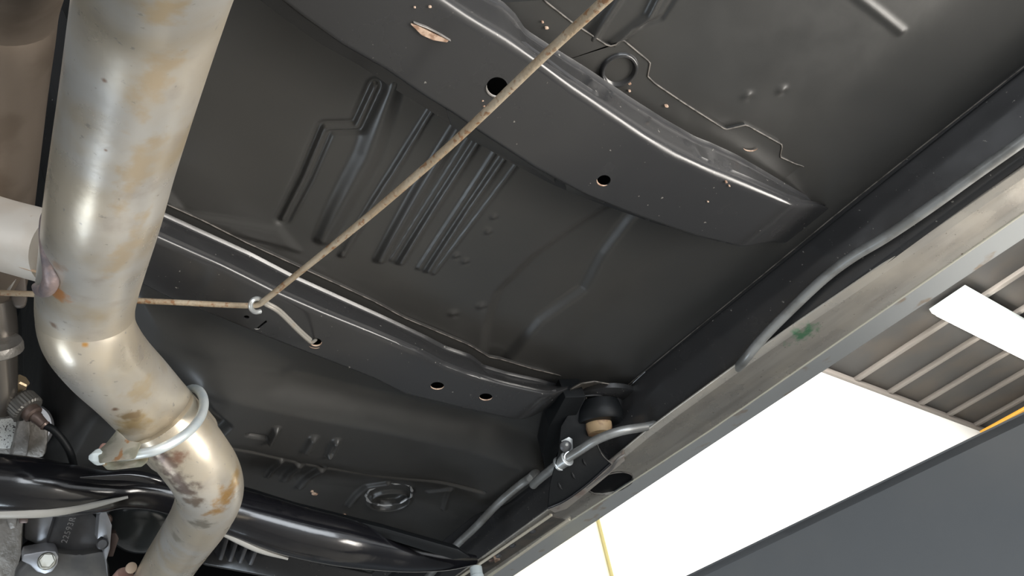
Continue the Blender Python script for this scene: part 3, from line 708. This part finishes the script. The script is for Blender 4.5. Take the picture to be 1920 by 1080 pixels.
# ring plane: through observed points of the ring
def sweep_ring():
    P3 = [PD(x, y, d) for x, y, d in [(360, 728, .735), (374, 733, .720), (382, 750, .705), (380, 772, .688), (368, 794, .668), (348, 814, .652), (320, 832, .640), (290, 845, .634), (262, 851, .635), (235, 856, .640), (205, 862, .650)]]
    return P3
tube('u_bolt', [PD(345, 735, .75)] + sweep_ring(), [.0032, .0036] + [.0040] * 8 + [.0038, .0034], MCL, cl, seg=16, sub=6)
def QD(pts, d): return [PD(x, y, dd) for (x, y), dd in zip(pts, d)]
vd = ray(230, 840); vd /= np.linalg.norm(vd)
prism('saddle', QD([(219, 806), (240, 826), (266, 830), (254, 860), (186, 869), (182, 845), (200, 832)], [.645, .64, .635, .625, .625, .64, .645]), vd * .004, MSAD, cl, .001)
prism('saddle_side', QD([(219, 806), (232, 826), (262, 832), (262, 836), (228, 832), (200, 836)], [.67, .664, .652, .65, .655, .66]), vd * .012, MSAD, cl, .0006)
prism('saddle_flange', QD([(186, 868), (250, 866), (279, 860), (276, 868), (266, 876), (215, 882), (200, 882)], [.640, .638, .640, .636, .632, .632, .634]), vd * .003 + np.array([0, 0, .004]), MSAD, cl, .001)
tube('washer', [PD(196, 838, .655), PD(190, 850, .645), PD(187, 864, .640)], .0035, MPINK, cl, seg=10)
lathe('clamp_nut', PD(183, 857, .640), PD(170, 857, .640) - PD(190, 856, .640), [(-.006, .0065), (.0, .0065), (.002, .0058), (.006, .0026), (.0065, .001)], MWHT, cl, 6, 20)

# second exhaust pipe
pB = [(5, -140, 262), (-12, -20, 222), (-18, 60, 212), (-24, 160, 198), (-29, 260, 186), (-34, 360, 174), (-38, 440, 166), (-44, 510, 158)]
e2 = thing('exhaust_pipe', wp(-25, 200, 195), 'brown tinted exhaust pipe at the far left edge, parallel to the big one', 'exhaust pipe')
tube('front_pipe', [wp(*p, .074) for p in pB], .037, MPIPE2, e2, seg=40, sub=6)
tube('flared_end', [PD(-30, 480, .70), PD(-5, 520, .71), PD(10, 545, .72)], [.034, .026, .018], MPIPE2, e2, seg=24)
prism('hanger_tab', [PD(x, y, .70) for x, y in [(30, 500), (48, 522), (50, 560), (46, 574), (36, 577), (26, 575), (20, 555), (22, 520)]], vd * .008, mat('dull_brown_tab', (.13, .11, .095), .5, metal=.4), e2, .002)
tube('tab_rib', [PD(10, 552, .69), PD(22, 532, .69), PD(32, 512, .69)], .0016, MAL, e2, seg=8)

# ------------------------------------------------------------------ gloss black tubular crossmember
sub = thing('tubular_crossmember', PD(300, 940, .95), 'gloss black tubular transmission crossmember across the lower left', 'crossmember')
tb = [(-120, 900, 118, .86), (-20, 905, 112, .87), (60, 912, 106, .88), (130, 920, 96, .90), (190, 922, 78, .92), (240, 920, 66, .94), (300, 926, 64, .96), (360, 940, 72, .98), (430, 958, 86, 1.0), (500, 980, 92, 1.01), (560, 998, 92, 1.02), (640, 1016, 88, 1.04), (720, 1032, 74, 1.07), (780, 1043, 58, 1.09), (840, 1050, 38, 1.12), (890, 1050, 18, 1.15)]
tube('crossmember_tube', [PD(x, y, d) for x, y, w_, d in tb], [w_ * d / F / 2 for x, y, w_, d in tb], MGB, sub, seg=40, sub=6)
tube('crushed_fold', [PD(150, 895, .87), PD(200, 893, .885), (PD(250, 892, .90)), PD(300, 902, .915), PD(330, 915, .93)], [.001, .004, .006, .005, .001], MGB, sub, seg=16)
lower = tube('underside_sheen', [PD(-100, 961, .855), PD(30, 961, .86), PD(100, 959, .872), PD(165, 949, .890), PD(240, 932, .91)], [.006, .0062, .0055, .004, .0015], mat('grey_underside_sheen', (.42, .41, .38), .4, spec=.5), sub, seg=16)  # pale strip that paints the reflection on the tube's underside
tube('underside_sheen', [PD(410, 996, .985), PD(450, 1014, .99), PD(490, 1032, 1.0), PD(540, 1048, 1.01)], [.003, .0045, .004, .0015], lower.data.materials[0], sub, seg=16)
prism('weld_gusset', [PD(x, y, 1.05) for x, y in [(455, 918), (480, 925), (560, 950), (720, 990), (860, 1030), (885, 1046), (850, 1050), (640, 985), (500, 950)]], np.array([0, .01, .012]), MB2, sub, .002)

# ------------------------------------------------------------------ parking brake cable and hook
ca = [PZ(1240, -95, .405), PZ(1135, 0, .415), PZ(1020, 105, .427), PZ(860, 258, .442), PZ(700, 398, .452), PZ(560, 512, .459), PZ(500, 560, .462), PZ(484, 571, .4625), PZ(465, 573, .463), PZ(420, 571.5, .4655), PZ(330, 567, .470), PZ(245, 563, .475), PZ(160, 556, .482), PZ(75, 552, .489), PZ(0, 549, .494), PZ(-80, 546, .50)]
cb_ = tube('brake_cable', ca, [.0032] * 2 + [.0030] * 3 + [.0026] * 2 + [.0026] * 9, MCAB, None, seg=10, sub=8)
tag(cb_, 'thin rusty parking brake cable crossing the underbody diagonally through the wire hook', 'cable')
hk = thing('cable_hook', PZ(480, 575, .462), 'bent galvanised wire hook holding the brake cable to a crossmember hole', 'hook')
hp = [(592, 637, .512), (588, 640, .502), (584, 642, .494), (580, 640, .490), (560, 622, .484), (530, 592, .476), (515, 580, .472), (500, 572, .470), (492, 566, .468)]
tube('hook_leg', [PZ(*p) for p in hp], .0018, MWIRE, hk, seg=10)
tube('hook_leg', [PZ(x + 2.5, y - 3.5, z + .001) for x, y, z in hp[3:]], .0016, MWIRE, hk, seg=10)
tube('hook_eye', [PZ(492, 566, .468), PZ(484, 560, .464), PZ(475, 562, .459), PZ(470, 570, .456), PZ(471, 579, .455), PZ(478, 585, .457), PZ(488, 584, .460)], .0021, MZN, hk, seg=12)

# ------------------------------------------------------------------ transmission and small parts, lower left
tr = thing('transmission', PD(60, 900, 1.1), 'grey cast aluminium transmission housing behind the gloss black crossmember, lower left corner', 'transmission')
bk = np.array([0, .06, .05])
def plate(name, pts, d, m, ext=bk, bev=.003): return prism(name, [PD(x, y, d) for x, y in pts], ext, m, tr, bev)
plate('rough_casting', [(-60, 940), (50, 945), (44, 985), (42, 1040), (30, 1090), (20, 1140), (-60, 1140)], 1.0, MAL, bev=.006)
plate('smooth_cover', [(48, 940), (112, 940), (104, 985), (92, 1034), (62, 1018), (44, 1010)], 1.02, MAL2)
plate('ribbed_cover', [(112, 940), (160, 945), (186, 975), (194, 1010), (198, 1040), (130, 1042), (94, 1036), (88, 1022), (100, 985)], 1.0, MDK, bev=.005)
plate('lower_casting', [(30, 1072), (60, 1040), (110, 1036), (150, 1040), (196, 1032), (205, 1060), (212, 1140), (20, 1140)], .985, mat('grey_lower_casting', (.17, .165, .155), .42, metal=.45, noise=[(20, (.12, .12, .12), .4, .6)], bump=(120, .2, .001)), bev=.006)
plate('side_bracket', [(186, 966), (196, 950), (210, 985), (206, 1030), (200, 1050), (203, 1085), (197, 1050), (194, 1035), (200, 1012), (190, 1006), (182, 1012)], .98, MAL2, np.array([0, .02, .015]), .001)
lathe('bracket_boss', PD(192, 1020, .975), -ray(192, 1020), [(-.02, .0066), (0, .0066), (.002, .005), (.0022, .001)], MDK, tr, 20)
lathe('bracket_boss', PD(200, 974, .985), -ray(200, 974), [(-.02, .0066), (0, .0066), (.002, .005), (.0022, .001)], MBRN, tr, 20)
plate('brown_strap', [(206, 1000), (218, 1000), (223, 1010), (212, 1044), (200, 1044)], .99, MBRN, np.array([0, .01, .01]), .0008)
plate('bolt_boss', [(44, 1040), (66, 1036), (86, 1033), (104, 1034), (110, 1044), (108, 1058), (98, 1072), (84, 1077), (68, 1072), (56, 1060), (40, 1052)], .975, MAL2, np.array([0, .02, .02]), .0015)
bx = -ray(88, 1050)
b1 = lathe('flange_bolt', PD(88, 1052, .97), bx, [(-.004, .0105), (0, .0105), (.002, .0090)], MBOLT, tr, 28)
lathe('bolt_head', PD(88, 1051, .967), bx, [(0, .0088), (.005, .0088), (.006, .0078)], MBOLT, b1, 6, 20)
# raised casting marks (short strokes; unreadable in the photograph)
mk = []
bm = bmesh.new()
cs = [(114, 1012), (116, 1006), (119, 999), (122, 992), (125, 985), (128, 978), (131, 971)]
STR = ['7', 'Z', 'S', 'E', '9', 'A', '7']
# casting numerals as raised text
cu = bpy.data.curves.new('casting_numerals', 'FONT'); cu.body = '22593R'; cu.size = .0098; cu.extrude = .0005; cu.space_character = 1.15
to = bpy.data.objects.new('casting_numerals', cu); COL.objects.link(to)
p0 = PD(125, 1019, .993); p1 = PD(144, 966, .993); ux = (p1 - p0) / np.linalg.norm(p1 - p0); nn = -ray(128, 990); nn = nn - ux * nn.dot(ux); nn /= np.linalg.norm(nn); uy = np.cross(nn, ux)
mw = Matrix([[ux[0], uy[0], nn[0], p0[0]], [ux[1], uy[1], nn[1], p0[1]], [ux[2], uy[2], nn[2], p0[2]], [0, 0, 0, 1]])
bpy.context.view_layer.update(); me = bpy.data.meshes.new_from_object(to.evaluated_get(bpy.context.evaluated_depsgraph_get())); bpy.data.objects.remove(to)
me.transform(mw); vv = [tuple(v.co) for v in me.vertices]; ff = [list(p.vertices) for p in me.polygons]
build('casting_numerals', vv, ff, mat('rubbed_numerals', (.30, .30, .31), .4, metal=.4), tr, False)
# housing above the crossmember
vD = lambda x, y: -ray(x, y)
lathe('round_housing', PD(48, 800, .98), PD(48, 800, .90) - PD(55, 806, .99), [(-.10, .030), (-.01, .030), (0, .0275), (.001, .001)], MAL2, tr, 40, 40)
plate('main_housing', [(-60, 735), (10, 760), (62, 770), (92, 800), (90, 830), (84, 860), (-60, 870)], .965, MAL, bev=.006)
plate('speckled_web', [(-40, 790), (30, 782), (32, 800), (20, 842), (-40, 842)], .945, MSPK, np.array([0, .02, .015]), .002)
plate('cast_rib', [(34, 786), (56, 788), (57, 815), (50, 862), (20, 862), (26, 820)], .935, MAL, np.array([0, .03, .02]), .003)
tube('curved_tube', [PD(-12, 560, .86), PD(-4, 620, .87), PD(2, 680, .88), PD(6, 730, .89), PD(2, 770, .90)], [.020, .019, .016, .014, .013], mat('dull_chrome_tube', (.22, .20, .18), .25, metal=.8, bump=(20, .1, .002)), tr, seg=24)
lathe('flange_ring', PD(-8, 640, .85), PD(2, 700, .87) - PD(-6, 620, .85), [(0, .0), (0, .016), (.0, .024), (.004, .0255), (.010, .0255), (.012, .023), (.012, .01)], MAL, tr, 36)
kx = PD(78, 790, .90) - PD(38, 752, .905); kx /= np.linalg.norm(kx)
k0_ = PD(38, 754, .905)
pg = lathe('sensor_plug', k0_, kx, [(-.004, .014), (0, .0165), (.013, .0165), (.015, .0145)], mat('knurled_cap', (.14, .135, .125), .4, metal=.5), tr, 56, 20, knurl=.06)
lathe('plug_collar', k0_ + kx * .014, kx, [(0, .0105), (.008, .0105), (.010, .008)], MBRN, tr, 24)
lathe('plug_sleeve', k0_ + kx * .022, kx, [(0, .0062), (.006, .0068), (.008, .006), (.018, .0052), (.019, .006), (.021, .0045)], MBRN, tr, 20)
e0 = k0_ + kx * .040
tube('sensor_cable', [e0, PD(100, 806, .90), PD(118, 826, .905), PD(132, 850, .91), PD(140, 880, .925)], .0042, MB2, tr, seg=12)
nt_ = PD(42, 730, .915)
lathe('brass_nut', nt_ - kx * .008, PD(62, 712, .915) - PD(30, 742, .915), [(-.008, .007), (0, .0095), (.007, .0095), (.009, .008)], MBR, tr, 6, 20)
plate('left_ear', [(26, 702), (34, 706), (52, 722), (46, 738), (30, 738)], .93, MBR, np.array([0, .01, .01]), .001)
# hexagon stud under the crossmember
plate('cast_lug', [(10, 966), (34, 966), (30, 990), (18, 994), (12, 980)], .975, MAL, np.array([0, .02, .02]), .002)
prism('lug_nut', [PD(x, y, .97) for x, y in [(34, 966), (54, 966), (52, 981), (36, 982)]], np.array([0, .01, .01]), MBRN, tr, .001)

# oil filter like canister
cn = thing('oil_canister', PD(275, 985, 1.06), 'glossy dark grey rounded canister behind the lower exhaust bend', 'canister')
axn = PD(300, 1030, 1.08) - PD(255, 930, 1.08)
axn = np.array([.1, .75, -.35]); axn /= np.linalg.norm(axn)
lathe('canister_body', PD(278, 950, 1.10), PD(262, 1020, 1.06) - PD(282, 945, 1.12), [(-.05, .040), (0, .046), (.030, .046), (.045, .042), (.052, .030), (.054, .001)], mat('gloss_dark_grey', (.035, .04, .042), .2, spec=.6, bump=(30, .1, .002)), cn, 48, 60)
lathe('canister_rim', PD(280, 942, 1.10), PD(262, 1020, 1.06) - PD(282, 945, 1.12), [(0, .0485), (.004, .050), (.008, .0485)], MGB, cn, 48, 60)
pb_ = thing('rusted_bolt', PD(240, 1070, .97), 'pinkish rusted bolt with tan end beside the lower exhaust pipe', 'bolt')
lathe('bolt_shank', PD(222, 1095, .97), PD(246, 1062, .955) - PD(222, 1095, .97), [(0, .012), (.018, .011), (.022, .009)], MPINK, pb_, 24)
lathe('bolt_end', PD(246, 1065, .950), PD(246, 1062, .940) - PD(240, 1072, .96), [(0, .0065), (.004, .006), (.005, .004)], mat('tan_bolt_end', (.62, .48, .36), .5), pb_, 20)

# finned casting seen under the crossmember, right of the exhaust
fn = thing('finned_casting', PD(440, 1035, 1.15), 'dark finned casting below the gloss black crossmember, right of the exhaust', 'casting')
prism('casting_body', [PD(x, y, 1.18) for x, y in [(380, 1000), (430, 1000), (490, 1025), (600, 1055), (700, 1075), (700, 1120), (380, 1060)]], np.array([0, .05, .03]), MPS, fn, .004)
for i, px in enumerate([418, 436, 455, 474]):
    prism('cooling_fin', [PD(x, y, 1.15) for x, y in [(px + 6, 1003 + i * 7), (px + 13, 1006 + i * 7), (px - 1, 1052 + i * 3), (px - 9, 1050 + i * 3)]], np.array([0, .02, .02]), MDK, fn, .0015)
